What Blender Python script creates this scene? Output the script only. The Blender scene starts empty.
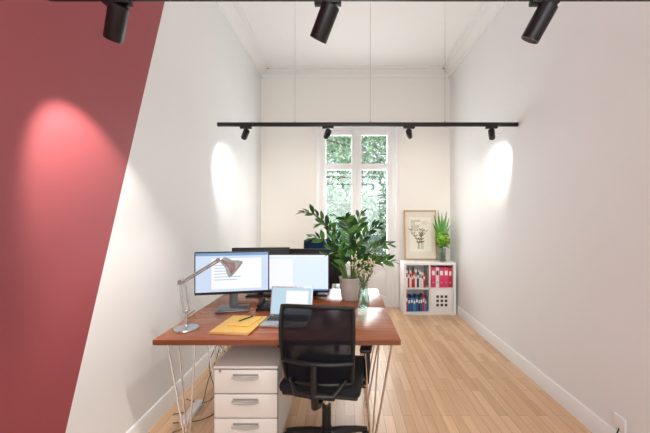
import bpy, bmesh, math, random
from mathutils import Vector, Matrix, Quaternion
random.seed(7)
scene = bpy.context.scene
V = Vector

# ---------------------------------------------------------------- materials
def lin(c):
    return tuple(((x/255)/12.92 if x/255 <= 0.04045 else (((x/255)+0.055)/1.055)**2.4) for x in c) + (1.0,)

def mat(name, rgb, rough=0.5, metal=0.0, spec=0.5, emit=None, es=1.0, coat=0.0, noise=0.0, nscale=8.0, bump=0.0, bscale=200.0):
    m = bpy.data.materials.new(name); m.use_nodes = True
    nt = m.node_tree; b = nt.nodes['Principled BSDF']
    b.inputs['Base Color'].default_value = lin(rgb)
    b.inputs['Roughness'].default_value = rough
    b.inputs['Metallic'].default_value = metal
    b.inputs['Specular IOR Level'].default_value = spec
    b.inputs['Coat Weight'].default_value = coat
    if emit:
        b.inputs['Emission Color'].default_value = lin(emit)
        b.inputs['Emission Strength'].default_value = es
    tc = None
    if noise > 0:
        tc = nt.nodes.new('ShaderNodeTexCoord')
        n = nt.nodes.new('ShaderNodeTexNoise'); n.inputs['Scale'].default_value = nscale
        n.inputs['Detail'].default_value = 4
        mx = nt.nodes.new('ShaderNodeMix'); mx.data_type = 'RGBA'
        l = lin(rgb)
        mx.inputs['A'].default_value = tuple(max(0, v*(1-noise)) for v in l[:3])+(1,)
        mx.inputs['B'].default_value = tuple(min(1, v*(1+noise)) for v in l[:3])+(1,)
        nt.links.new(tc.outputs['Object'], n.inputs['Vector'])
        nt.links.new(n.outputs['Fac'], mx.inputs['Factor'])
        nt.links.new(mx.outputs['Result'], b.inputs['Base Color'])
    if bump > 0:
        tc = tc or nt.nodes.new('ShaderNodeTexCoord')
        n2 = nt.nodes.new('ShaderNodeTexNoise'); n2.inputs['Scale'].default_value = bscale
        bp = nt.nodes.new('ShaderNodeBump'); bp.inputs['Strength'].default_value = bump
        bp.inputs['Distance'].default_value = 0.002
        nt.links.new(tc.outputs['Object'], n2.inputs['Vector'])
        nt.links.new(n2.outputs['Fac'], bp.inputs['Height'])
        nt.links.new(bp.outputs['Normal'], b.inputs['Normal'])
    return m

def wood_mat(name, c1, c2, rough, axis='X', planks=False):
    m = bpy.data.materials.new(name); m.use_nodes = True
    nt = m.node_tree; N = nt.nodes; L = nt.links; b = N['Principled BSDF']
    b.inputs['Roughness'].default_value = rough
    tc = N.new('ShaderNodeTexCoord')
    mp = N.new('ShaderNodeMapping')
    mp.inputs['Scale'].default_value = (1.2, 22, 22) if axis == 'X' else (22, 1.2, 22)
    L.new(tc.outputs['Object'], mp.inputs['Vector'])
    n = N.new('ShaderNodeTexNoise'); n.inputs['Scale'].default_value = 1.6; n.inputs['Detail'].default_value = 6
    n.inputs['Distortion'].default_value = 0.6
    L.new(mp.outputs['Vector'], n.inputs['Vector'])
    ramp = N.new('ShaderNodeValToRGB')
    ramp.color_ramp.elements[0].position = 0.3; ramp.color_ramp.elements[1].position = 0.7
    if not planks:
        ramp.color_ramp.elements[0].color = lin(c1); ramp.color_ramp.elements[1].color = lin(c2)
        L.new(n.outputs['Fac'], ramp.inputs['Fac'])
        L.new(ramp.outputs['Color'], b.inputs['Base Color'])
        return m
    ramp.color_ramp.elements[0].color = (0.84, 0.82, 0.80, 1); ramp.color_ramp.elements[1].color = (1, 1, 1, 1)
    L.new(n.outputs['Fac'], ramp.inputs['Fac'])
    m2 = N.new('ShaderNodeMapping'); m2.inputs['Rotation'].default_value = (0, 0, math.pi/2)
    L.new(tc.outputs['Object'], m2.inputs['Vector'])
    br = N.new('ShaderNodeTexBrick'); br.offset = 0.37
    br.inputs['Scale'].default_value = 1.0
    br.inputs['Brick Width'].default_value = 0.55; br.inputs['Row Height'].default_value = 0.07
    br.inputs['Mortar Size'].default_value = 0.0012; br.inputs['Mortar Smooth'].default_value = 0.3
    br.inputs['Color1'].default_value = lin(c1); br.inputs['Color2'].default_value = lin(c2)
    br.inputs['Mortar'].default_value = lin((150, 108, 76))
    L.new(m2.outputs['Vector'], br.inputs['Vector'])
    mx = N.new('ShaderNodeMix'); mx.data_type = 'RGBA'; mx.blend_type = 'MULTIPLY'
    mx.inputs['Factor'].default_value = 1.0
    L.new(br.outputs['Color'], mx.inputs['A']); L.new(ramp.outputs['Color'], mx.inputs['B'])
    L.new(mx.outputs['Result'], b.inputs['Base Color'])
    return m

def clear_mat(name, fac, tint=(255, 255, 255), rough=0.02):
    m = bpy.data.materials.new(name); m.use_nodes = True
    nt = m.node_tree; nt.nodes.clear()
    o = nt.nodes.new('ShaderNodeOutputMaterial'); mx = nt.nodes.new('ShaderNodeMixShader')
    t = nt.nodes.new('ShaderNodeBsdfTransparent'); g = nt.nodes.new('ShaderNodeBsdfGlossy')
    t.inputs['Color'].default_value = lin(tint); g.inputs['Roughness'].default_value = rough
    mx.inputs['Fac'].default_value = fac
    nt.links.new(t.outputs[0], mx.inputs[1]); nt.links.new(g.outputs[0], mx.inputs[2])
    nt.links.new(mx.outputs[0], o.inputs[0])
    return m

def mesh_fabric(name, rgb, alpha):
    m = bpy.data.materials.new(name); m.use_nodes = True
    nt = m.node_tree; b = nt.nodes['Principled BSDF']; o = nt.nodes['Material Output']
    b.inputs['Base Color'].default_value = lin(rgb); b.inputs['Roughness'].default_value = 0.8
    t = nt.nodes.new('ShaderNodeBsdfTransparent'); mx = nt.nodes.new('ShaderNodeMixShader')
    mx.inputs['Fac'].default_value = alpha
    nt.links.new(t.outputs[0], mx.inputs[1]); nt.links.new(b.outputs[0], mx.inputs[2])
    nt.links.new(mx.outputs[0], o.inputs['Surface'])
    return m

M_wall = mat('wall_paint_white', (238, 239, 239), 0.75, noise=0.01, nscale=3, bump=0.05)
M_wallb = mat('wall_paint_cream', (244, 241, 234), 0.75, noise=0.01, nscale=3, bump=0.05)
M_red = mat('wall_paint_red', (156, 74, 80), 0.6, noise=0.02, nscale=3, bump=0.05)
M_ceil = mat('ceiling_paint', (247, 247, 246), 0.8, noise=0.01)
M_trim = mat('trim_paint', (243, 243, 242), 0.45, noise=0.01)
M_floor = wood_mat('oak_parquet', (240, 202, 162), (216, 172, 130), 0.3, 'Y', True)
M_desk = wood_mat('cherry_wood', (138, 72, 42), (184, 110, 70), 0.27, 'X')
M_deskedge = wood_mat('cherry_edge', (110, 60, 36), (142, 84, 52), 0.35, 'X')
M_black = mat('black_plastic', (22, 22, 24), 0.45, noise=0.1)
M_blackm = mat('black_metal', (14, 14, 15), 0.4, noise=0.1)
M_fabric = mat('seat_fabric', (24, 25, 30), 0.9, noise=0.2, nscale=120)
M_mesh = mesh_fabric('chair_mesh', (18, 20, 34), 0.94)
M_navy = mat('navy_fabric', (40, 68, 104), 0.85, noise=0.15, nscale=90)
M_chrome = mat('chrome', (222, 222, 222), 0.2, 1.0, noise=0.02)
M_lamp = mat('satin_silver', (188, 191, 193), 0.22, 0.75, noise=0.02)
M_steel = mat('brushed_steel', (185, 185, 185), 0.3, 1.0, noise=0.05)
M_silver = mat('silver_aluminium', (200, 202, 205), 0.35, 0.8, noise=0.02)
M_whitelac = mat('white_lacquer', (240, 239, 237), 0.35, noise=0.01)
M_ped = mat('pedestal_white', (230, 226, 219), 0.4, noise=0.01)
M_gap = mat('dark_gap', (70, 66, 62), 0.8, noise=0.05)
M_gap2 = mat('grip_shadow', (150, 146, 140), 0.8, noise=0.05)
M_scr1 = mat('screen_blue_white', (20, 20, 20), 0.2, emit=(205, 222, 246), es=1.0, noise=0.01)
M_scr2 = mat('screen_white', (20, 20, 20), 0.2, emit=(226, 238, 255), es=1.05, noise=0.01)
M_scr3 = mat('screen_pale', (20, 20, 20), 0.2, emit=(196, 224, 240), es=0.95, noise=0.01)
M_ui = mat('screen_toolbar', (20, 20, 20), 0.3, emit=(120, 160, 205), es=0.9, noise=0.01)
M_ui2 = mat('screen_panel', (20, 20, 20), 0.3, emit=(238, 240, 242), es=1.1, noise=0.01)
M_key = mat('keys', (60, 62, 66), 0.6, noise=0.05)
M_glass = clear_mat('window_glass', 0.06)
M_vglass = clear_mat('vase_glass', 0.16, (228, 240, 235))
M_zz = mat('plant_leaf_dark', (44, 92, 46), 0.3, noise=0.35, nscale=30)
M_zz2 = mat('plant_leaf_light', (96, 150, 70), 0.32, noise=0.3, nscale=30)
M_stem = mat('plant_stem', (96, 128, 62), 0.5, noise=0.2)
M_pot = mat('pot_ceramic', (214, 208, 200), 0.4, noise=0.03)
M_soil = mat('soil', (52, 38, 28), 0.95, noise=0.3, nscale=60)
M_flower = mat('dried_flower', (222, 214, 176), 0.8, noise=0.15, nscale=60)
M_sprig = mat('sprig_leaf', (128, 140, 86), 0.6, noise=0.25, nscale=40)
M_green = mat('bouquet_green', (74, 140, 34), 0.5, noise=0.3, nscale=30)
M_lime = mat('bouquet_lime', (140, 190, 50), 0.6, noise=0.35, nscale=50)
M_yellow = mat('manila_folder', (238, 196, 104), 0.55, noise=0.04)
M_paper = mat('paper', (245, 243, 236), 0.7, noise=0.01)
M_kraft = mat('kraft_card', (224, 182, 104), 0.6, noise=0.05)
M_frame = mat('oak_frame', (196, 160, 122), 0.5, noise=0.12, nscale=20)
M_mount = mat('print_mount', (226, 218, 202), 0.7, noise=0.03)
M_print = mat('print_paper', (236, 231, 214), 0.7, noise=0.05, nscale=14)
M_ink = mat('print_ink', (92, 100, 74), 0.7, noise=0.2)
M_inkred = mat('print_ink_ochre', (176, 122, 84), 0.7, noise=0.2)
M_pink = mat('binder_pink', (222, 64, 112), 0.45, noise=0.05)
M_redb = mat('book_red', (196, 40, 48), 0.5, noise=0.05)
M_blue = mat('book_blue', (38, 92, 160), 0.5, noise=0.05)
M_teal = mat('book_teal', (60, 140, 170), 0.5, noise=0.05)
M_whiteb = mat('book_white', (232, 230, 226), 0.5, noise=0.03)
M_darkb = mat('book_dark', (44, 44, 58), 0.5, noise=0.05)
M_bulb = mat('lamp_emitter', (255, 250, 240), 0.5, emit=(255, 240, 220), es=14, noise=0.01)
M_tree = mat('tree_leaf', (120, 164, 120), 0.6, noise=0.3, nscale=2)
M_tree2 = mat('tree_leaf_pale', (182, 210, 180), 0.6, noise=0.2, nscale=2)
M_bark = mat('tree_bark', (132, 118, 104), 0.9, noise=0.3, nscale=8)
M_iron = mat('railing_iron', (58, 96, 104), 0.5, noise=0.1)
M_stone = mat('balcony_stone', (190, 184, 174), 0.8, noise=0.08)
M_ground = mat('outdoor_ground', (120, 132, 96), 0.9, noise=0.2, nscale=1)

# ---------------------------------------------------------------- builder
class B:
    def __init__(s, name):
        s.name = name; s.bm = bmesh.new(); s.mats = []
    def mi(s, m):
        if m not in s.mats: s.mats.append(m)
        return s.mats.index(m)
    def _merge(s, t, m, M, smooth):
        i = s.mi(m)
        for f in t.faces: f.material_index = i; f.smooth = smooth
        if M is not None: t.transform(M)
        me = bpy.data.meshes.new('t'); t.to_mesh(me); t.free()
        s.bm.from_mesh(me); bpy.data.meshes.remove(me)
    def box(s, c, size, m, rot=None, bev=0.0, seg=2, smooth=False):
        t = bmesh.new(); bmesh.ops.create_cube(t, size=1)
        t.transform(Matrix.Diagonal((size[0], size[1], size[2], 1)))
        if bev > 0: bmesh.ops.bevel(t, geom=list(t.edges), offset=bev, segments=seg, profile=0.5, affect='EDGES')
        M = Matrix.Translation(V(c)) @ (rot.to_4x4() if rot is not None else Matrix.Identity(4))
        s._merge(t, m, M, smooth)
    def b2(s, x0, x1, y0, y1, z0, z1, m, bev=0.0):
        s.box(((x0+x1)/2, (y0+y1)/2, (z0+z1)/2), (x1-x0, y1-y0, z1-z0), m, bev=bev)
    def cyl(s, p1, p2, r1, m, r2=None, seg=20, caps=True):
        p1 = V(p1); p2 = V(p2); r2 = r1 if r2 is None else r2
        d = p2-p1
        t = bmesh.new()
        bmesh.ops.create_cone(t, cap_ends=caps, cap_tris=False, segments=seg, radius1=r1, radius2=r2, depth=d.length)
        M = Matrix.Translation((p1+p2)/2) @ d.to_track_quat('Z', 'Y').to_matrix().to_4x4()
        s._merge(t, m, M, True)
    def sph(s, c, r, m, seg=16):
        if not hasattr(r, '__len__'): r = (r, r, r)
        t = bmesh.new(); bmesh.ops.create_uvsphere(t, u_segments=seg, v_segments=max(6, seg//2), radius=1)
        s._merge(t, m, Matrix.Translation(V(c)) @ Matrix.Diagonal((r[0], r[1], r[2], 1)), True)
    def tube(s, pts, r, m, seg=8, closed=False):
        pts = [V(p) for p in pts]; n = len(pts)
        rs = list(r) if hasattr(r, '__len__') else [r]*n
        while len(rs) < n: rs.append(rs[-1])
        t = bmesh.new(); rings = []; nrm = None
        for k in range(n):
            if closed: tg = pts[(k+1) % n]-pts[k-1]
            else: tg = pts[min(k+1, n-1)]-pts[max(k-1, 0)]
            tg.normalize()
            if nrm is None:
                a = V((0, 0, 1)) if abs(tg.z) < 0.9 else V((1, 0, 0))
                nrm = tg.cross(a).normalized()
            else:
                nrm = (nrm - tg*nrm.dot(tg)).normalized()
            bn = tg.cross(nrm)
            rings.append([t.verts.new(pts[k]+(nrm*math.cos(2*math.pi*j/seg)+bn*math.sin(2*math.pi*j/seg))*rs[k]) for j in range(seg)])
        for k in range(n if closed else n-1):
            a, b = rings[k], rings[(k+1) % n]
            for j in range(seg):
                t.faces.new((a[j], a[(j+1) % seg], b[(j+1) % seg], b[j]))
        if not closed:
            t.faces.new(list(reversed(rings[0]))); t.faces.new(rings[-1])
        bmesh.ops.recalc_face_normals(t, faces=t.faces)
        s._merge(t, m, None, True)
    def lathe(s, prof, m, c=(0, 0, 0), seg=28, M=None):
        t = bmesh.new(); rings = []
        for (r, z) in prof:
            rings.append([t.verts.new((r*math.cos(2*math.pi*j/seg), r*math.sin(2*math.pi*j/seg), z)) for j in range(seg)])
        for k in range(len(prof)-1):
            for j in range(seg):
                t.faces.new((rings[k][j], rings[k][(j+1) % seg], rings[k+1][(j+1) % seg], rings[k+1][j]))
        bmesh.ops.remove_doubles(t, verts=t.verts, dist=1e-5)
        MM = Matrix.Translation(V(c)) @ (M if M is not None else Matrix.Identity(4))
        s._merge(t, m, MM, True)
    def poly(s, pts, m, smooth=False):
        vs = [s.bm.verts.new(V(p)) for p in pts]
        f = s.bm.faces.new(vs); f.material_index = s.mi(m); f.smooth = smooth
    def grid(s, fn, nu, nv, m, thick=0.0):
        t = bmesh.new(); g = [[t.verts.new(fn(i/nu, j/nv)) for j in range(nv+1)] for i in range(nu+1)]
        for i in range(nu):
            for j in range(nv):
                t.faces.new((g[i][j], g[i+1][j], g[i+1][j+1], g[i][j+1]))
        if thick: bmesh.ops.solidify(t, geom=list(t.faces), thickness=thick)
        s._merge(t, m, None, True)
    def prism(s, prof, axis, a0, a1, m):
        def p(q, a): return (q[0], a, q[1]) if axis == 'Y' else (a, q[0], q[1])
        t = bmesh.new()
        A = [t.verts.new(p(q, a0)) for q in prof]; C = [t.verts.new(p(q, a1)) for q in prof]
        n = len(prof)
        for k in range(n): t.faces.new((A[k], A[(k+1) % n], C[(k+1) % n], C[k]))
        t.faces.new(A); t.faces.new(C)
        bmesh.ops.recalc_face_normals(t, faces=t.faces)
        s._merge(t, m, None, False)
    def leaf(s, base, d, up, ln, w, m, droop=0.15):
        base = V(base); d = V(d).normalized(); up = V(up)
        sd = d.cross(up)
        if sd.length < 1e-3: sd = d.cross(V((1, 0, 0)))
        sd.normalize(); n = sd.cross(d)
        def P(u, v, h): return s.bm.verts.new(base + d*(u*ln) + sd*(v*w) + n*(h*ln) - V((0, 0, 1))*(droop*ln*u*u))
        b = P(0, 0, 0); l1 = P(.28, .42, .05); m1 = P(.28, 0, 0); r1 = P(.28, -.42, .05)
        l2 = P(.62, .46, .05); m2 = P(.62, 0, 0); r2 = P(.62, -.46, .05); tp = P(1, 0, 0)
        i = s.mi(m)
        for f in ((b, l1, m1), (b, m1, r1), (l1, l2, m2, m1), (m1, m2, r2, r1), (l2, tp, m2), (m2, tp, r2)):
            ff = s.bm.faces.new(f); ff.material_index = i; ff.smooth = True
    def done(s, loc=(0, 0, 0), rz=0.0, parent=None, scale=1.0):
        me = bpy.data.meshes.new(s.name); s.bm.to_mesh(me); s.bm.free()
        for m in s.mats: me.materials.append(m)
        o = bpy.data.objects.new(s.name, me); scene.collection.objects.link(o)
        try:
            me.set_sharp_from_angle(angle=math.radians(40))
        except Exception: pass
        o.location = loc; o.rotation_euler = (0, 0, rz); o.scale = (scale,)*3
        if parent: o.parent = parent
        return o

def RX(a): return Matrix.Rotation(a, 3, 'X')
def RY(a): return Matrix.Rotation(a, 3, 'Y')
def RZ(a): return Matrix.Rotation(a, 3, 'Z')

# ---------------------------------------------------------------- room shell
XL, XR, YB, YR, ZC = -1.34, 1.675, 5.26, -2.6, 3.76
b = B('floor'); b.b2(XL-.15, XR+.15, YR-.15, YB+.3, -.1, 0, M_floor); b.done()
b = B('ceiling'); b.b2(XL-.15, XR+.15, YR-.15, YB+.3, ZC, ZC+.1, M_ceil); b.done()
b = B('wall_left')
y0, y1 = 1.444, 2.69
A = [(XL, YR, 0), (XL, y0, 0), (XL, YB, 0), (XL, YB, ZC), (XL, y1, ZC), (XL, YR, ZC)]
C = [(XL-.12, p[1], p[2]) for p in A]
b.poly([A[0], A[1], A[4], A[5]], M_red); b.poly([A[1], A[2], A[3], A[4]], M_wall)
b.poly([C[5], C[3], C[2], C[0]], M_wall)
b.poly([A[0], A[5], C[5], C[0]], M_wall); b.poly([A[2], C[2], C[3], A[3]], M_wall)
b.poly([A[0], C[0], C[2], A[2], A[1]], M_wall); b.poly([A[5], A[4], A[3], C[3], C[5]], M_wall)
bmesh.ops.remove_doubles(b.bm, verts=b.bm.verts, dist=1e-5)
bmesh.ops.recalc_face_normals(b.bm, faces=b.bm.faces)
b.done()
b = B('wall_right'); b.b2(XR, XR+.12, YR, YB, 0, ZC, M_wall); b.done()
WX0, WX1, WZ = -.43, .80, 2.885
b = B('wall_back')
b.b2(XL-.12, WX0, YB, YB+.25, 0, ZC, M_wallb); b.b2(WX1, XR+.12, YB, YB+.25, 0, ZC, M_wallb)
b.b2(WX0, WX1, YB, YB+.25, WZ, ZC, M_wallb); b.done()
b = B('wall_rear')
b.b2(XL-.12, -1.1, YR-.12, YR, 0, ZC, M_wall); b.b2(1.4, XR+.12, YR-.12, YR, 0, ZC, M_wall)
b.b2(-1.1, 1.4, YR-.12, YR, 3.2, ZC, M_wall); b.b2(-1.1, 1.4, YR-.12, YR, 0, .7, M_wall); b.done()
b = B('added_rear_window')  # unseen window behind the camera, added as an opening to let light in
for x in (-1.1, .12, 1.34): b.b2(x, x+.06, YR-.1, YR-.04, .7, 3.2, M_trim)
for z in (.7, 3.14): b.b2(-1.04, 1.34, YR-.1, YR-.04, z, z+.06, M_trim)
b.done()
# baseboards
def bb(name, side):
    b = B(name)
    if side == 'L': b.prism([(XL, 0), (XL+.018, 0), (XL+.018, .1), (XL+.010, .125), (XL, .13)], 'Y', YR, YB, M_trim)
    if side == 'R': b.prism([(XR, 0), (XR-.018, 0), (XR-.018, .1), (XR-.010, .125), (XR, .13)], 'Y', YR, YB, M_trim)
    if side == 'B':
        pr = [(YB, 0), (YB-.018, 0), (YB-.018, .1), (YB-.01, .125), (YB, .13)]
        b.prism(pr, 'X', XL+.018, WX0-.06, M_trim); b.prism(pr, 'X', WX1+.06, XR-.018, M_trim)
    b.done()
bb('baseboard_left', 'L'); bb('baseboard_right', 'R'); bb('baseboard_back', 'B')
def cor(w, s):
    P = [(0, 0), (0, -.095), (.02, -.095), (.028, -.075), (.03, -.06), (.055, -.05), (.09, -.03), (.12, -.026), (.125, -.018), (.17, -.018), (.175, -.008), (.205, -.006), (.21, 0)]
    return [(w+s*p[0], ZC+p[1]) for p in P]
b = B('trim_1'); b.prism(cor(XL, 1), 'Y', YR, YB, M_trim); b.done()
b = B('trim_2'); b.prism(cor(XR, -1), 'Y', YR, YB, M_trim); b.done()
b = B('trim_3'); b.prism(cor(YB, -1), 'X', XL, XR, M_trim); b.done()
b = B('trim_4')
b.b2(WX0-.06, WX0, YB-.022, YB, 0, WZ+.06, M_trim, .004); b.b2(WX1, WX1+.06, YB-.022, YB, 0, WZ+.06, M_trim, .004)
b.b2(WX0, WX1, YB-.022, YB, WZ, WZ+.06, M_trim, .004); b.done()
# french window
b = B('window_1')
yf0, yf1 = YB+.03, YB+.09
b.b2(WX0, WX0+.05, yf0, yf1+.03, 0, WZ, M_trim); b.b2(WX1-.05, WX1, yf0, yf1+.03, 0, WZ, M_trim)
b.b2(WX0+.05, WX1-.05, yf0, yf1+.03, WZ-.05, WZ, M_trim); b.b2(WX0+.05, WX1-.05, yf0, yf1+.03, 0, .03, M_trim)
mid = (WX0+WX1)/2
for (a, c) in ((WX0+.05, mid-.005), (mid+.005, WX1-.05)):
    b.b2(a, a+.075, yf0+.005, yf1, .03, WZ-.05, M_trim, .006)
    b.b2(c-.075, c, yf0+.005, yf1, .03, WZ-.05, M_trim, .006)
    for (z0, z1) in ((.03, .16), (.62, .71), (2.2, 2.3), (WZ-.13, WZ-.05)):
        b.b2(a+.07, c-.07, yf0+.008, yf1-.003, z0, z1, M_trim, .005)
    b.b2(a+.07, c-.07, yf0+.03, yf1-.015, .16, .62, M_trim)
    b.b2(a+.11, c-.11, yf0+.018, yf1-.02, .2, .58, M_trim, .008)
    b.b2(a+.075, c-.075, yf0+.028, yf0+.032, .71, 2.2, M_glass); b.b2(a+.075, c-.075, yf0+.028, yf0+.032, 2.3, WZ-.13, M_glass)
b.b2(mid-.02, mid+.02, yf0-.008, yf0+.005, .03, WZ-.05, M_trim, .004)
b.cyl((mid, yf0-.02, .3), (mid, yf0-.02, 2.7), .007, M_trim, seg=8)
b.box((mid, yf0-.016, 1.1), (.03, .016, .12), M_steel, bev=.004)
b.tube([(mid, yf0-.02, 1.1), (mid, yf0-.05, 1.1), (mid+.05, yf0-.055, 1.09), (mid+.1, yf0-.05, 1.08)], .008, M_steel)
b.done()

# ---------------------------------------------------------------- outside
b = B('balcony')
b.b2(-2.2, 2.6, YB+.25, YB+1.1, -.15, -.02, M_stone)
b.b2(-2.2, 2.6, YB+.98, YB+1.02, 1.0, 1.035, M_iron); b.b2(-2.2, 2.6, YB+.985, YB+1.015, .08, .1, M_iron)
b.b2(-2.2, 2.6, YB+.985, YB+1.015, .88, .9, M_iron)
x = -2.18
while x < 2.6:
    b.cyl((x, YB+1, -.02), (x, YB+1, 1.0), .008, M_iron, seg=6); x += .12
b.done()
b = B('lawn'); b.b2(-25, 25, YB+1.3, 40, -3.3, -3.2, M_ground); b.done()
def tree(name, cx, cy, n, spread, seed, big=1.0):
    rnd = random.Random(seed)
    b = B(name)
    b.tube([(cx, cy, -3.199), (cx, cy, -2.5), (cx+.1, cy, -1), (cx-.05, cy, 1), (cx+.15, cy+.1, 3), (cx+.1, cy, 5)], [.2, .19, .17, .13, .09, .04], M_bark, 10)
    cl = []
    for k in range(40):
        a = rnd.uniform(0, 6.283); z0 = rnd.uniform(-.8, 4.6); L = rnd.uniform(.5, spread)
        e = V((cx+math.cos(a)*L, cy+math.sin(a)*L*.6, z0+rnd.uniform(-.2, 1.0)))
        b.tube([(cx, cy, z0), tuple((V((cx, cy, z0))+e)/2+V((0, 0, .12))), tuple(e)], [.045, .03, .012], M_bark, 6)
        cl.append(e)
    for k in range(n):
        c = rnd.choice(cl)
        p = c+V((rnd.gauss(0, .42), rnd.gauss(0, .3), rnd.gauss(0, .4)))
        d = V((rnd.uniform(-1, 1), rnd.uniform(-1, 1), rnd.uniform(-.9, .4)))
        up = V((rnd.uniform(-.6, .6), rnd.uniform(-1, .2), 1))
        b.leaf(p, d, up, rnd.uniform(.10, .19)*big, rnd.uniform(.06, .10)*big, M_tree if rnd.random() < .55 else M_tree2)
    return b.done()
tree('garden_tree', -1.0, 9.2, 5200, 2.2, 3)
tree('garden_tree', 2.2, 9.8, 5200, 2.2, 5)
tree('garden_tree', .5, 13.0, 6500, 3.0, 9, 1.6)

# ---------------------------------------------------------------- desks
def desk(ya, yb):
    b = B('desk')
    w = .715; h = (yb-ya)/2
    b.box((0, 0, .7235), (2*w, 2*h, .033), M_desk, bev=.003)
    b.b2(-w+.001, w-.001, -h-.0008, -h+.001, .709, .737, M_deskedge)
    b.b2(-w+.15, w-.15, -h+.12, -h+.15, .675, .707, M_steel); b.b2(-w+.15, w-.15, h-.15, h-.12, .675, .707, M_steel)
    for sx in (-1, 1):
        for sy in (-1, 1):
            x = sx*(w-.12); y = sy*(h-.09)
            b.box((x, y, .704), (.2, .08, .006), M_steel)
            bx = sx*(w-.16)
            b.tube([(x-.085, y, .702), (bx-.008, y, .05), (bx-.004, y, .02), (bx, y, .0075), (bx+.004, y, .02), (bx+.008, y, .05), (x+.085, y, .702)], .0065, M_chrome, 8)
            b.cyl((x-.0, y-.03, .7), (bx, y-.0, .06), .005, M_chrome, seg=8)
    return b.done((-.393, (ya+yb)/2, 0))
desk(1.9, 2.573); desk(2.577, 3.25)
DT = .7405

# ---------------------------------------------------------------- drawer pedestal
b = B('drawer_pedestal')
W, D, H = .38, .52, .565
b.box((0, D/2+.012, .055+(H-.055)/2), (W, D-.02, H-.055), M_ped, bev=.006)
b.box((0, D/2, H-.008), (W+.004, D+.01, .018), M_ped, bev=.006)
z = H-.02
for k, hh in enumerate((.145, .145, .145)):
    z1 = z; z0 = z-hh
    b.b2(-W/2+.002, W/2-.002, .012, .024, z0-.001, z1, M_gap)
    b.box((0, .008, (z0+z1)/2-.001), (W-.006, .02, hh-.006), M_ped, bev=.005)
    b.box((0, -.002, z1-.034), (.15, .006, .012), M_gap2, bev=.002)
    def hf(u, v, z1=z1):
        return V((-.08+.16*u, -.004-.014*math.sin(v*math.pi), z1-.036-.022*v-.010*math.sin(u*math.pi)))
    b.grid(hf, 12, 6, M_ped, .002)
    z = z0
b.box((-W/2+.04, -.003, H-.03), (.012, .006, .012), M_steel)
for sx in (-1, 1):
    for yy in (.07, D-.07):
        b.cyl((sx*(W/2-.05)-.01, yy, .025), (sx*(W/2-.05)+.01, yy, .025), .025, M_black)
        b.cyl((sx*(W/2-.05), yy, .03), (sx*(W/2-.05), yy, .058), .008, M_steel)
b.done((-.588, 1.955, 0))

# ---------------------------------------------------------------- office chair
def chair(name, loc, rz, M_back, M_seat, top=.97, hw=.2, starrot=0.3):
    b = B(name)
    R = .27
    for k in range(5):
        a = starrot+k*2*math.pi/5
        c, s = math.cos(a), math.sin(a)
        b.tube([(0, 0, .105), (c*.1, s*.1, .1), (c*.2, s*.2, .085), (c*R, s*R, .07)], [.03, .025, .02, .015], M_black, 8)
        b.cyl((c*R, s*R, .045), (c*R, s*R, .08), .008, M_steel, seg=8)
        for q in (-.013, .013):
            px, py = c*R-s*q, s*R+c*q
            b.cyl((px+s*.008, py-c*.008, .0265), (px-s*.008, py+c*.008, .0265), .026, M_black, seg=14)
        b.sph((c*R, s*R, .045), (.022, .022, .018), M_black, 10)
    b.cyl((0, 0, .07), (0, 0, .14), .035, M_black); b.cyl((0, 0, .14), (0, 0, .28), .028, M_black)
    b.cyl((0, 0, .28), (0, 0, .4), .016, M_chrome)
    b.box((0, -.02, .405), (.16, .26, .045), M_black, bev=.01)
    b.cyl((.06, .02, .4), (.24, .03, .39), .006, M_black, seg=8)
    b.box((0, .01, .44), (.44, .43, .025), M_black, bev=.01, smooth=True)
    b.box((0, .01, .475), (.47, .46, .06), M_seat, bev=.026, seg=4, smooth=True)
    z0, z1 = .53, top
    def bf(u, v):
        x = (u-.5)*2
        ww = hw*(1-.10*(1-v)**2-.04*v**4)
        y = -.235-.04*math.sin(v*math.pi*.9)*1.0-.03*v+.045*(1-x*x)*-1+.03
        return V((x*ww, y, z0+(z1-z0)*v-.012*x*x*(v**3)))
    b.grid(bf, 14, 16, M_back, .003)
    rim = [bf(i/12, 0) for i in range(13)]+[bf(1, j/12) for j in range(1, 13)]+[bf(1-i/12, 1) for i in range(1, 13)]+[bf(0, 1-j/12) for j in range(1, 12)]
    b.tube(rim, .012, M_black, 8, closed=True)
    for v in (.3,):
        b.tube([bf(i/10, v)+V((0, -.012, 0)) for i in range(11)], .012, M_black, 8)
    p = bf(.5, .3)
    b.tube([(0, -.1, .41), (0, -.22, .4), (0, -.29, .43), (0, p.y-.03, .54), (0, p.y-.02, p.z)], [.022, .022, .022, .02, .016], M_black, 10)
    for sx in (-1, 1):
        b.tube([(0, p.y-.025, .5), (sx*.1, p.y-.02, .5), (sx*(hw-.05), bf(.9, 0).y-.01, z0+.02)], [.016, .014, .012], M_black, 8)
        ax = sx*.252
        b.tube([(sx*.1, 0, .415), (sx*.2, 0, .415), (ax, 0, .44), (ax, 0, .52), (ax, 0, .645)], [.014, .014, .017, .02, .02], M_black, 10)
        b.box((ax, .02, .663), (.07, .24, .026), M_black, bev=.012, seg=3, smooth=True)
    return b.done(loc, rz)
chair('office_chair', (-.115, 2.055, 0), math.radians(-9), M_mesh, M_fabric, .965, .207, 0.5)
chair('office_chair', (-.33, 3.72, 0), math.radians(178), M_navy, M_navy, 1.17, .17, 0.2)

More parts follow.
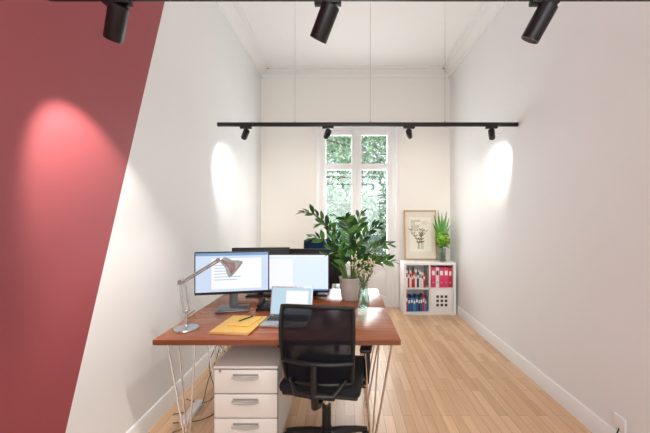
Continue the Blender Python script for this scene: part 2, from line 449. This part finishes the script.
# ---------------------------------------------------------------- monitors
def monitor(name, loc, rz, kind, w=.545, h=.325, zc=.285, standm=M_silver):
    b = B(name)
    b.box((0, 0, zc), (w, .022, h), M_black, bev=.004)
    b.box((0, .022, zc), (w*.72, .03, h*.66), M_black, bev=.012)
    if kind:
        b.b2(-w/2+.009, w/2-.009, -.0125, -.0105, zc-h/2+.02, zc+h/2-.009, M_scr1 if kind == 1 else M_scr2)
        if kind == 1:
            b.b2(-w/2+.009, w/2-.009, -.0130, -.0124, zc+h/2-.03, zc+h/2-.009, M_ui)
            b.b2(-w/2+.12, w/2-.06, -.0130, -.0124, zc-h/2+.04, zc+h/2-.05, M_ui2)
            for k in range(7): b.b2(-w/2+.14, -w/2+.14+.1+.03*((k*3) % 4), -.0134, -.0129, zc+h/2-.08-k*.022, zc+h/2-.076-k*.022, M_ui)
        else:
            b.b2(-w/2+.009, w/2-.009, -.0130, -.0124, zc+h/2-.022, zc+h/2-.009, M_ui2)
            b.b2(-w/2+.03, -w/2+.24, -.0130, -.0124, zc-h/2+.05, zc+h/2-.04, M_ui2)
            b.b2(-w/2+.009, w/2-.009, -.0130, -.0124, zc-h/2+.02, zc-h/2+.032, M_ui)
    b.box((0, .045, zc*.5+.02), (.06, .022, zc+.0), standm, bev=.004)
    b.box((0, .04, zc), (.1, .03, .1), M_black, bev=.005)
    b.box((0, .03, .0065), (.24, .19, .012), standm, bev=.004)
    b.box((0, .03, .0145), (.2, .15, .005), standm, bev=.002)
    b.done(loc, rz)
M_stand = mat('stand_grey', (120, 122, 126), 0.35, 0.7, noise=0.03)
monitor('computer_monitor', (-.85, 2.5, DT), math.radians(12), 1, .54, .32, .285, M_stand)
monitor('computer_monitor', (-.40, 2.74, DT), math.radians(-1), 2, .54, .32, .24, M_stand)
monitor('computer_monitor', (-.77, 3.03, DT), math.radians(186), 0, .52, .32, .265, M_black)
monitor('computer_monitor', (-.27, 3.06, DT), math.radians(176), 0, .5, .32, .25, M_black)

# ---------------------------------------------------------------- laptop
b = B('laptop')
b.box((0, -.11, .008), (.3, .215, .015), M_silver, bev=.004)
for r in range(5):
    for c in range(12):
        b.box((-.127+c*.0231, -.035-r*.019, .0163), (.019, .0155, .002), M_key)
b.box((0, -.175, .0158), (.1, .062, .001), M_steel)
rt = RX(math.radians(-14))
def lp(v): return rt @ V(v)+V((0, .0, .014))
b.box(tuple(lp((0, 0, .1))), (.3, .007, .2), M_silver, rot=rt, bev=.003)
b.box(tuple(lp((0, -.0036, .102))), (.286, .0015, .182), M_scr3, rot=rt)
b.box(tuple(lp((.04, -.0046, .102))), (.16, .0008, .14), M_ui2, rot=rt)
b.cyl((-.12, 0, .013), (.12, 0, .013), .006, M_black, seg=10)
b.done((-.38, 2.31, DT), math.radians(-5))

# ---------------------------------------------------------------- desk lamp
b = B('desk_lamp')
ML = M_lamp
b.lathe([(0, 0), (.072, 0), (.075, .004), (.073, .012), (.05, .018), (.014, .022), (.012, .03), (0, .03)], ML)
b.cyl((0, 0, .02), (0, 0, .11), .009, ML)
b.sph((0, 0, .115), .014, ML)
b.cyl((-.012, -.012, .11), (-.035, -.01, .30), .0055, ML, seg=10); b.cyl((.012, .012, .11), (-.012, .01, .30), .0055, ML, seg=10)
b.cyl((-.03, -.02, .30), (-.03, .02, .30), .016, ML)
b.cyl((-.05, -.008, .285), (.2, -.008, .44), .0055, ML, seg=10); b.cyl((-.02, .012, .29), (.2, .012, .425), .0045, ML, seg=10)
b.tube([(0.02+.012*math.sin(t*1.2)*.3+t*.0035, .0+.007*math.cos(t*1.6), .325+t*.0021+.007*math.sin(t*1.6)) for t in range(0, 40)], .0018, M_steel, 5)
b.cyl((.2, -.02, .435), (.2, .02, .435), .014, ML)
b.cyl((.2, 0, .435), (.235, 0, .425), .008, ML)
Mh = Matrix.Rotation(math.radians(128), 4, 'Y')
b.lathe([(.0, -.03), (.02, -.028), (.026, -.01), (.03, .02), (.05, .045), (.062, .07), (.064, .08), (.060, .08), (.047, .048), (.026, .02), (0, .01)], ML, c=(.245, 0, .42), M=Mh)
b.sph((.265, 0, .40), .02, M_whitelac, 12)
b.tube([(0, .06, .012), (-.05, .12, .004), (-.09, .2, .004), (-.1, .3, .004), (-.1, .4, .004)], .003, M_black, 6)
b.done((-1.0, 2.08, DT), math.radians(4))

# ---------------------------------------------------------------- folder + notebook
b = B('manila_folder')
b.box((0, 0, .003), (.25, .33, .005), M_kraft, bev=.001)
b.box((.004, .003, .0085), (.235, .315, .005), M_paper)
b.box((.006, .0, .0135), (.25, .33, .003), M_yellow, rot=RZ(.03), bev=.001)
b.done((-.685, 2.145, DT), math.radians(-7))
b = B('spiral_notepad')
b.box((0, 0, .004), (.15, .2, .007), M_yellow, bev=.001)
for k in range(12):
    b.tube([(-.066+k*.012, .1+.005*math.cos(a), .004+.005*math.sin(a)) for a in [i*math.pi/4 for i in range(8)]], .0009, M_black, 5, closed=True)
b.done((-.66, 2.18, DT+.0165), math.radians(-12))
b = B('ballpoint_pen')
b.cyl((0, 0, 0), (.12, 0, 0), .004, M_black, seg=8); b.cyl((.12, 0, 0), (.132, 0, 0), .004, M_steel, r2=.001, seg=8); b.cyl((-.008, 0, 0), (0, 0, 0), .003, M_steel, seg=8)
b.done((-.69, 2.15, DT+.0165+.0125), math.radians(60))

b = B('computer_mouse')
b.sph((0, 0, .012), (.03, .05, .018), M_black); b.done((-.12, 2.2, DT+.006), .2)
b = B('desk_phone')
b.prism([(-.08, 0), (.08, 0), (.08, .06), (-.08, .02)], 'X', -.08, .08, M_black)
b.tube([(-.06, -.07, .04), (-.06, -.05, .055), (-.06, .05, .085), (-.06, .07, .075)], [.016, .013, .013, .016], M_black, 8)
for r in range(4):
    for c in range(3): b.box((0+c*.025, -.05+r*.022, .032+r*.0055), (.016, .014, .006), M_key, rot=RX(.245))
b.done((-.60, 2.54, DT), math.radians(-8), scale=.8)

# ---------------------------------------------------------------- ZZ plant
b = B('potted_zz_plant')
b.lathe([(0, 0), (.07, 0), (.082, .02), (.095, .12), (.1, .175), (.104, .18), (.104, .19), (.094, .19), (.09, .165), (0, .165)], M_pot)
b.lathe([(0, .168), (.06, .172), (.091, .166)], M_soil)
rnd = random.Random(4)
ends = [(-.40, -.08, .74), (-.34, .02, .52), (-.25, -.1, .65), (-.04, -.05, .68), (.1, .05, .73),
        (.24, .0, .62), (.32, -.05, .47), (.34, -.08, .33), (-.13, -.16, .42), (.20, -.14, .34), (-.31, -.02, .34), (.05, -.17, .46)]
for (ex, ey, ez) in ends:
    bx, by = rnd.uniform(-.035, .035)+ex*.06, rnd.uniform(-.035, .035)
    P0 = V((bx, by, .16)); P3 = V((ex, ey, ez))
    P1 = P0+V((ex*.15, ey*.15, (ez-.16)*.45)); P2 = V((ex*.55, ey*.55, ez-.02+.12*(abs(ex)+abs(ey))))
    def bz(t): return P0*(1-t)**3+P1*3*t*(1-t)**2+P2*3*t*t*(1-t)+P3*t**3
    n = 12
    b.tube([bz(i/n) for i in range(n+1)], [.0095-.0062*i/n for i in range(n+1)], M_stem, 6)
    nl = 9
    for k in range(nl):
        t = .38+.60*k/(nl-1)
        p = bz(t); tg = (bz(min(1, t+.02))-bz(t-.02)).normalized()
        side = tg.cross(V((0, 0, 1)))
        if side.length < .2: side = tg.cross(V((0, 1, 0)))
        side = side.normalized()
        side = Quaternion(tg, rnd.uniform(-.9, .9)) @ side
        up = side.cross(tg)
        if up.z < 0: up = -up
        for sg in (-1, 1):
            ln = (.125-.04*abs(t-.6)*2)*rnd.uniform(.85, 1.12)
            b.leaf(p, side*sg*.75+tg*.75+up*.25, up, ln, ln*.38, M_zz if rnd.random() < .66 else M_zz2, .12)
    b.leaf(bz(1), (bz(1)-bz(.95)), V((0, 0, 1)), .08, .034, M_zz2)
b.done((.05, 2.84, DT))

# ---------------------------------------------------------------- glass vase w/ dried flowers
b = B('dried_flower_vase')
b.lathe([(0, 0), (.035, 0), (.042, .01), (.046, .06), (.04, .12), (.03, .16), (.034, .185), (.037, .19), (.033, .186), (.027, .16), (.037, .12), (.043, .06), (.038, .014), (0, .01)], M_vglass)
rnd = random.Random(11)
for k in range(15):
    a = rnd.uniform(0, 6.283); R = rnd.uniform(.02, .1); h = rnd.uniform(.26, .37)
    e = V((math.cos(a)*R, math.sin(a)*R, h)); st = V((-math.cos(a)*.02, -math.sin(a)*.02, .02))
    md = V((math.cos(a)*.012, math.sin(a)*.012, .17))
    b.tube([st, md, (md+e)/2+V((0, 0, .015)), e], .0018, M_stem, 5)
    for q in range(9):
        t = .2+.8*q/8; p = md.lerp(e, t)
        b.leaf(p, (rnd.uniform(-1, 1), rnd.uniform(-1, 1), rnd.uniform(0, 1)), (0, 0, 1), .028, .013, M_sprig)
    for q in range(6): b.sph(e+V((rnd.gauss(0, .013), rnd.gauss(0, .013), rnd.gauss(0, .013))), rnd.uniform(.005, .009), M_flower, 8)
b.done((.145, 2.57, DT))

# ---------------------------------------------------------------- cube shelf
b = B('cube_shelf')
S, Dp, th = .77, .38, .038
b.b2(-S/2, S/2, -Dp/2, Dp/2, 0, th, M_whitelac, .002); b.b2(-S/2, S/2, -Dp/2, Dp/2, S-th, S, M_whitelac, .002)
b.b2(-S/2, -S/2+th, -Dp/2, Dp/2, th, S-th, M_whitelac); b.b2(S/2-th, S/2, -Dp/2, Dp/2, th, S-th, M_whitelac)
b.b2(-.009, .009, -Dp/2+.002, Dp/2-.002, th, S-th, M_whitelac); b.b2(-S/2+th, S/2-th, -Dp/2+.002, Dp/2-.002, S/2-.009, S/2+.009, M_whitelac)
b.b2(-S/2+th, S/2-th, Dp/2-.008, Dp/2-.002, th, S-th, M_whitelac)
SX, SY = 1.25, YB-.019-Dp/2-.004
b.done((SX, SY, 0))
def books(name, x0, x1, zb, items, yf):
    b = B(name); x = x0
    for (w, h, d, m) in items:
        if x+w > x1: break
        b.box((x+w/2, yf+d/2, zb+h/2+.0005), (w-.0015, d, h), m, bev=.0015)
        b.box((x+w/2, yf-.0006, zb+h*.72), ((w-.0015)*.6, .0012, h*.22), M_paper if m is not M_whiteb else M_darkb)
        if w > .045: b.cyl((x+w/2, yf-.002, zb+h*.25), (x+w/2, yf+.002, zb+h*.25), .012, M_steel, seg=12)
        x += w
    b.done((SX, SY, 0))
yf = -Dp/2+.05
books('row_of_books', -.345, -.02, S/2+.009, [(.03, .26, .2, M_whiteb), (.025, .23, .2, M_redb), (.03, .25, .2, M_whiteb), (.022, .2, .18, M_redb), (.028, .22, .2, M_redb), (.03, .27, .2, M_whiteb), (.03, .22, .2, M_darkb), (.03, .24, .2, M_whiteb), (.035, .22, .2, M_whiteb), (.03, .2, .2, M_redb)], yf)
books('ring_binders', .03, .345, S/2+.009, [(.07, .3, .26, M_pink), (.05, .3, .26, M_whiteb), (.07, .3, .26, M_pink), (.07, .3, .26, M_pink), (.05, .29, .26, M_redb)], yf)
books('row_of_books', -.345, -.015, th, [(.03, .24, .2, M_redb), (.04, .2, .2, M_blue), (.04, .21, .2, M_blue), (.035, .19, .2, M_teal), (.04, .22, .2, M_blue), (.03, .2, .2, M_darkb), (.035, .21, .2, M_blue), (.03, .23, .2, M_redb), (.03, .19, .2, M_teal)], yf)
b = B('storage_box')
x0, x1, z0, z1 = .014, .342, th+.001, S/2-.012
ya = -Dp/2+.01
b.b2(x0, x1, ya, ya+.012, z0, z1, M_whitelac, .003); b.b2(x0, x0+.01, ya+.012, ya+.33, z0, z1-.01, M_whitelac); b.b2(x1-.01, x1, ya+.012, ya+.33, z0, z1-.01, M_whitelac)
b.b2(x0+.01, x1-.01, ya+.32, ya+.33, z0, z1-.01, M_whitelac); b.b2(x0+.01, x1-.01, ya+.012, ya+.32, z0, z0+.01, M_whitelac)
for r in range(3):
    for c in range(3):
        b.box(((x0+x1)/2+(c-1)*.062, ya-.001, (z0+z1)/2+(r-1)*.062), (.038, .004, .038), M_gap, bev=.0015)
b.done((SX, SY, 0))

# ---------------------------------------------------------------- framed print
b = B('framed_botanical_print')
W, H = .51, .78
for (x0, x1, z0, z1) in ((-W/2, W/2, 0, .022), (-W/2, W/2, H-.022, H), (-W/2, -W/2+.022, .022, H-.022), (W/2-.022, W/2, .022, H-.022)):
    b.b2(x0, x1, -.014, .014, z0, z1, M_frame, .002)
b.b2(-W/2+.02, W/2-.02, 0, .01, .02, H-.02, M_mount)
b.b2(-.17, .17, -.002, 0, .13, .67, M_print)
rnd = random.Random(2)
for k in range(9):
    z = .62-k*.02; L = rnd.uniform(.06, .16); b.b2(-.15, -.15+L, -.003, -.002, z, z+.006, M_ink)
for k in range(7):
    sx = rnd.uniform(-.05, .05); pts = []
    a = rnd.uniform(-.5, .5)
    for i in range(7):
        t = i/6; pts.append(V((sx+a*t*t*.28, -.003, .17+t*rnd.uniform(.26, .30))))
    b.tube(pts, .0022, M_ink, 5)
    for p in pts[2:]:
        for sg in (-1, 1):
            b.poly([p, p+V((sg*.02, 0, .012)), p+V((sg*.036, 0, .03)), p+V((sg*.012, 0, .022))], M_ink if rnd.random() < .7 else M_inkred)
for k in range(4): b.b2(.02, .02+rnd.uniform(.06, .13), -.003, -.002, .6-k*.014, .603-k*.014, M_inkred)
o = b.done((1.185, YB-.115, .7725)); o.rotation_euler = (math.radians(-6), 0, 0)

# ---------------------------------------------------------------- bouquet
b = B('bouquet_in_vase')
b.lathe([(0, 0), (.045, 0), (.05, .01), (.05, .2), (.047, .2), (.046, .012), (0, .012)], M_vglass)
b.lathe([(0, .013), (.044, .013), (.044, .13), (0, .13)], clear_mat('vase_water', .05, (190, 215, 180)))
rnd = random.Random(21)
for k in range(9):
    a = rnd.uniform(0, 6.283); b.tube([(-math.cos(a)*.02, -math.sin(a)*.02, .02), (0, 0, .2), (math.cos(a)*.04, math.sin(a)*.04, .33)], .004, M_green, 6)
for k in range(150):
    d = V((rnd.gauss(0, 1), rnd.gauss(0, 1), rnd.gauss(0, 1))).normalized()
    c = V((0, -.01, .34))+V((d.x*.085, d.y*.075, d.z*.08))
    b.leaf(c, d+V((rnd.uniform(-.6, .6),)*3), V((d.y, d.z, d.x)), .045, .035, M_lime if rnd.random() < .7 else M_green)
b.sph((0, -.01, .34), (.075, .068, .07), M_lime, 12)
for (dx, dz, w) in ((-.12, .70, .032), (-.06, .78, .034), (.0, .74, .03), (.07, .76, .034), (.11, .66, .03), (.13, .55, .03), (-.14, .58, .03), (.03, .65, .03), (-.03, .62, .03)):
    pts = [V((0, .02, .18)), V((dx*.3, .03, .38)), V((dx*.7, .03, .38+(dz-.38)*.55)), V((dx, .03, dz))]
    ws = [.35, .9, 1, .05]
    L = [p+V((-w*q*.5, 0, 0)) for p, q in zip(pts, ws)]; R = [p+V((w*q*.5, -.008, 0)) for p, q in zip(pts, ws)]
    for i in range(3): b.poly([L[i], R[i], R[i+1], L[i+1]], M_green if dx < .05 else M_zz2, True)
for k in range(16):
    a = rnd.uniform(0, 6.283)
    b.leaf((math.cos(a)*.03, math.sin(a)*.03, .24), (math.cos(a), math.sin(a)*.6, rnd.uniform(-.6, .6)), (0, 0, 1), .11, .05, M_green if k % 2 else M_zz)
b.done((1.47, 4.98, .7715))

# ---------------------------------------------------------------- track rails and spots
def look(d): return V(d).normalized()
def spot(x, y, zr, d, L, r, energy, cone, blend=.5, col=(1.0, .94, .86)):
    d = look(d)
    b = B('track_spotlight')
    b.box((0, 0, -.0135), (.11, .034, .02), M_blackm, bev=.002)
    b.cyl((0, 0, -.022), (0, 0, -.055), .007, M_blackm, seg=10)
    piv = V((0, 0, -.06)); q = d.to_track_quat('Z', 'Y').to_matrix().to_4x4()
    b.sph(piv, .012, M_blackm, 10)
    st = piv-d*L*.25
    b.lathe([(0, 0), (r*.9, 0), (r, .004), (r, L-.003), (r*.98, L), (r*.82, L), (r*.7, L-.02), (0, L-.022)], M_blackm, c=st, M=q, seg=24)
    b.lathe([(0, L-.0205), (r*.66, L-.0195), (r*.66, L-.0185), (0, L-.0185)], M_bulb, c=st, M=q)
    o = b.done((x, y, zr))
    ld = bpy.data.lights.new('spot_lamp', 'SPOT'); ld.energy = energy; ld.spot_size = math.radians(cone); ld.spot_blend = blend
    ld.shadow_soft_size = r*.6; ld.color = col
    lo = bpy.data.objects.new('spot_lamp', ld); scene.collection.objects.link(lo)
    lo.parent = o; lo.location = st+d*(L+.01)
    lo.rotation_euler = (-d).to_track_quat('Z', 'Y').to_euler()
def rail(y, zr, xa, xb, wires):
    b = B('track_rail')
    b.b2(xa, xb, y-.018, y+.018, zr, zr+.034, M_blackm, .002)
    b.b2(xa, xb, y-.006, y+.006, zr-.003, zr+.001, M_blackm)
    for x in wires:
        b.cyl((x, y, zr+.03), (x, y, ZC-.02), .0018, M_steel, seg=6)
        b.cyl((x, y, ZC-.02), (x, y, ZC), .02, M_whitelac, seg=14); b.cyl((x, y, zr+.034), (x, y, zr+.05), .007, M_steel, seg=10)
    b.done()
ZR = 2.325
rail(3.2, ZR, -1.235, XR-.002, (-.485, .245, .97))
for (x, d, e, cn) in ((-.96, (-.50, .72, -.55), 38, 84), (-.165, (-.25, .85, -.35), 50, 80), (.62, (.25, .85, -.3), 50, 80), (1.42, (.40, .72, -.55), 36, 88)):
    spot(x, 3.2, ZR, d, .1, .03, e, cn, 1.0)
ZR2 = 2.34
rail(1.35, ZR2, -1.22, XR-.002, (-.485, .245, .97))
spot(-.93, 1.35, ZR2, (-.36, .32, -.62), .14, .037, 52, 62, .6)
spot(-.07, 1.35, ZR2, (-.42, .35, -.85), .14, .037, 36, 64)
spot(.815, 1.35, ZR2, (-.38, .35, -.85), .14, .037, 32, 64)

# ---------------------------------------------------------------- cables
b = B('power_cables')
def cab(pts, r=.003):
    P = [V(p) for p in pts]; out = []
    for i in range(len(P)-1):
        a = P[max(i-1, 0)]; p = P[i]; q = P[i+1]; c = P[min(i+2, len(P)-1)]
        for k in range(6):
            t = k/6
            out.append(.5*((2*p)+(-a+q)*t+(2*a-5*p+4*q-c)*t*t+(-a+3*p-3*q+c)*t**3))
    out.append(P[-1]); b.tube(out, r, M_black, 6)
cab([(-1.05, 2.7, .7), (-1.02, 2.68, .4), (-1.08, 2.6, .15), (-1.1, 2.5, .01), (-1.25, 2.4, .01)])
cab([(-.97, 2.66, .7), (-.93, 2.62, .35), (-1.0, 2.55, .2), (-.9, 2.5, .05), (-1.0, 2.35, .01), (-1.2, 2.3, .01)])
cab([(-.9, 2.72, .7), (-1.0, 2.6, .5), (-.88, 2.55, .3), (-.98, 2.5, .1), (-1.1, 2.55, .01), (-1.25, 2.6, .01)])
cab([(-1.1, 2.66, .7), (-1.0, 2.62, .5), (-1.05, 2.55, .3), (-.95, 2.45, .01), (-1.15, 2.2, .01)])
b.box((-1.12, 2.42, .02), (.06, .26, .036), M_whitelac, bev=.005)
b.done()
b = B('power_cord')
cab([(XR-.03, 1.6, .006), (XR-.035, 1.8, .006), (XR-.028, 1.95, .006), (XR-.03, 2.0, .1), (XR-.012, 2.0, .17)], .004)
b.box((XR-.008, 2.0, .2), (.014, .08, .08), M_whitelac, bev=.003)
b.done()

# ---------------------------------------------------------------- light
w = bpy.data.worlds.new('sky'); scene.world = w; w.use_nodes = True
bg = w.node_tree.nodes['Background']; bg.inputs['Color'].default_value = (.84, .94, 1, 1); bg.inputs['Strength'].default_value = 1.35
def area(name, loc, rot, sx, sy, e, col):
    l = bpy.data.lights.new(name, 'AREA'); l.shape = 'RECTANGLE'; l.size = sx; l.size_y = sy; l.energy = e; l.color = col
    o = bpy.data.objects.new(name, l); o.location = loc; o.rotation_euler = rot; scene.collection.objects.link(o)
area('added_rear_fill', (.15, YR+.02, 1.95), (math.radians(90), 0, 0), 2.4, 2.4, 72, (.95, .98, 1))  # added fill lamp at the invented rear opening, brightens the whole room
area('daylight_french_window', (.185, YB+.2, 1.75), (math.radians(-90), 0, 0), 1.0, 2.1, 55, (.95, .98, 1))
sun = bpy.data.lights.new('sun', 'SUN'); sun.energy = 3.5; sun.angle = .1
so = bpy.data.objects.new('sun', sun); so.rotation_euler = (math.radians(28), math.radians(-50), 0); so.location = (0, 10, 12); scene.collection.objects.link(so)

# ---------------------------------------------------------------- camera
cd = bpy.data.cameras.new('camera'); cam = bpy.data.objects.new('camera', cd); scene.collection.objects.link(cam)
cam.location = (0, 0, 1.45); cam.rotation_euler = (math.radians(90), 0, 0)
cd.sensor_width = 36; cd.lens = 330/650*36; cd.shift_x = -20/650; cd.clip_start = .02
scene.camera = cam
try:
    scene.view_settings.view_transform = 'Standard'; scene.view_settings.look = 'None'
except Exception as e: print(e)
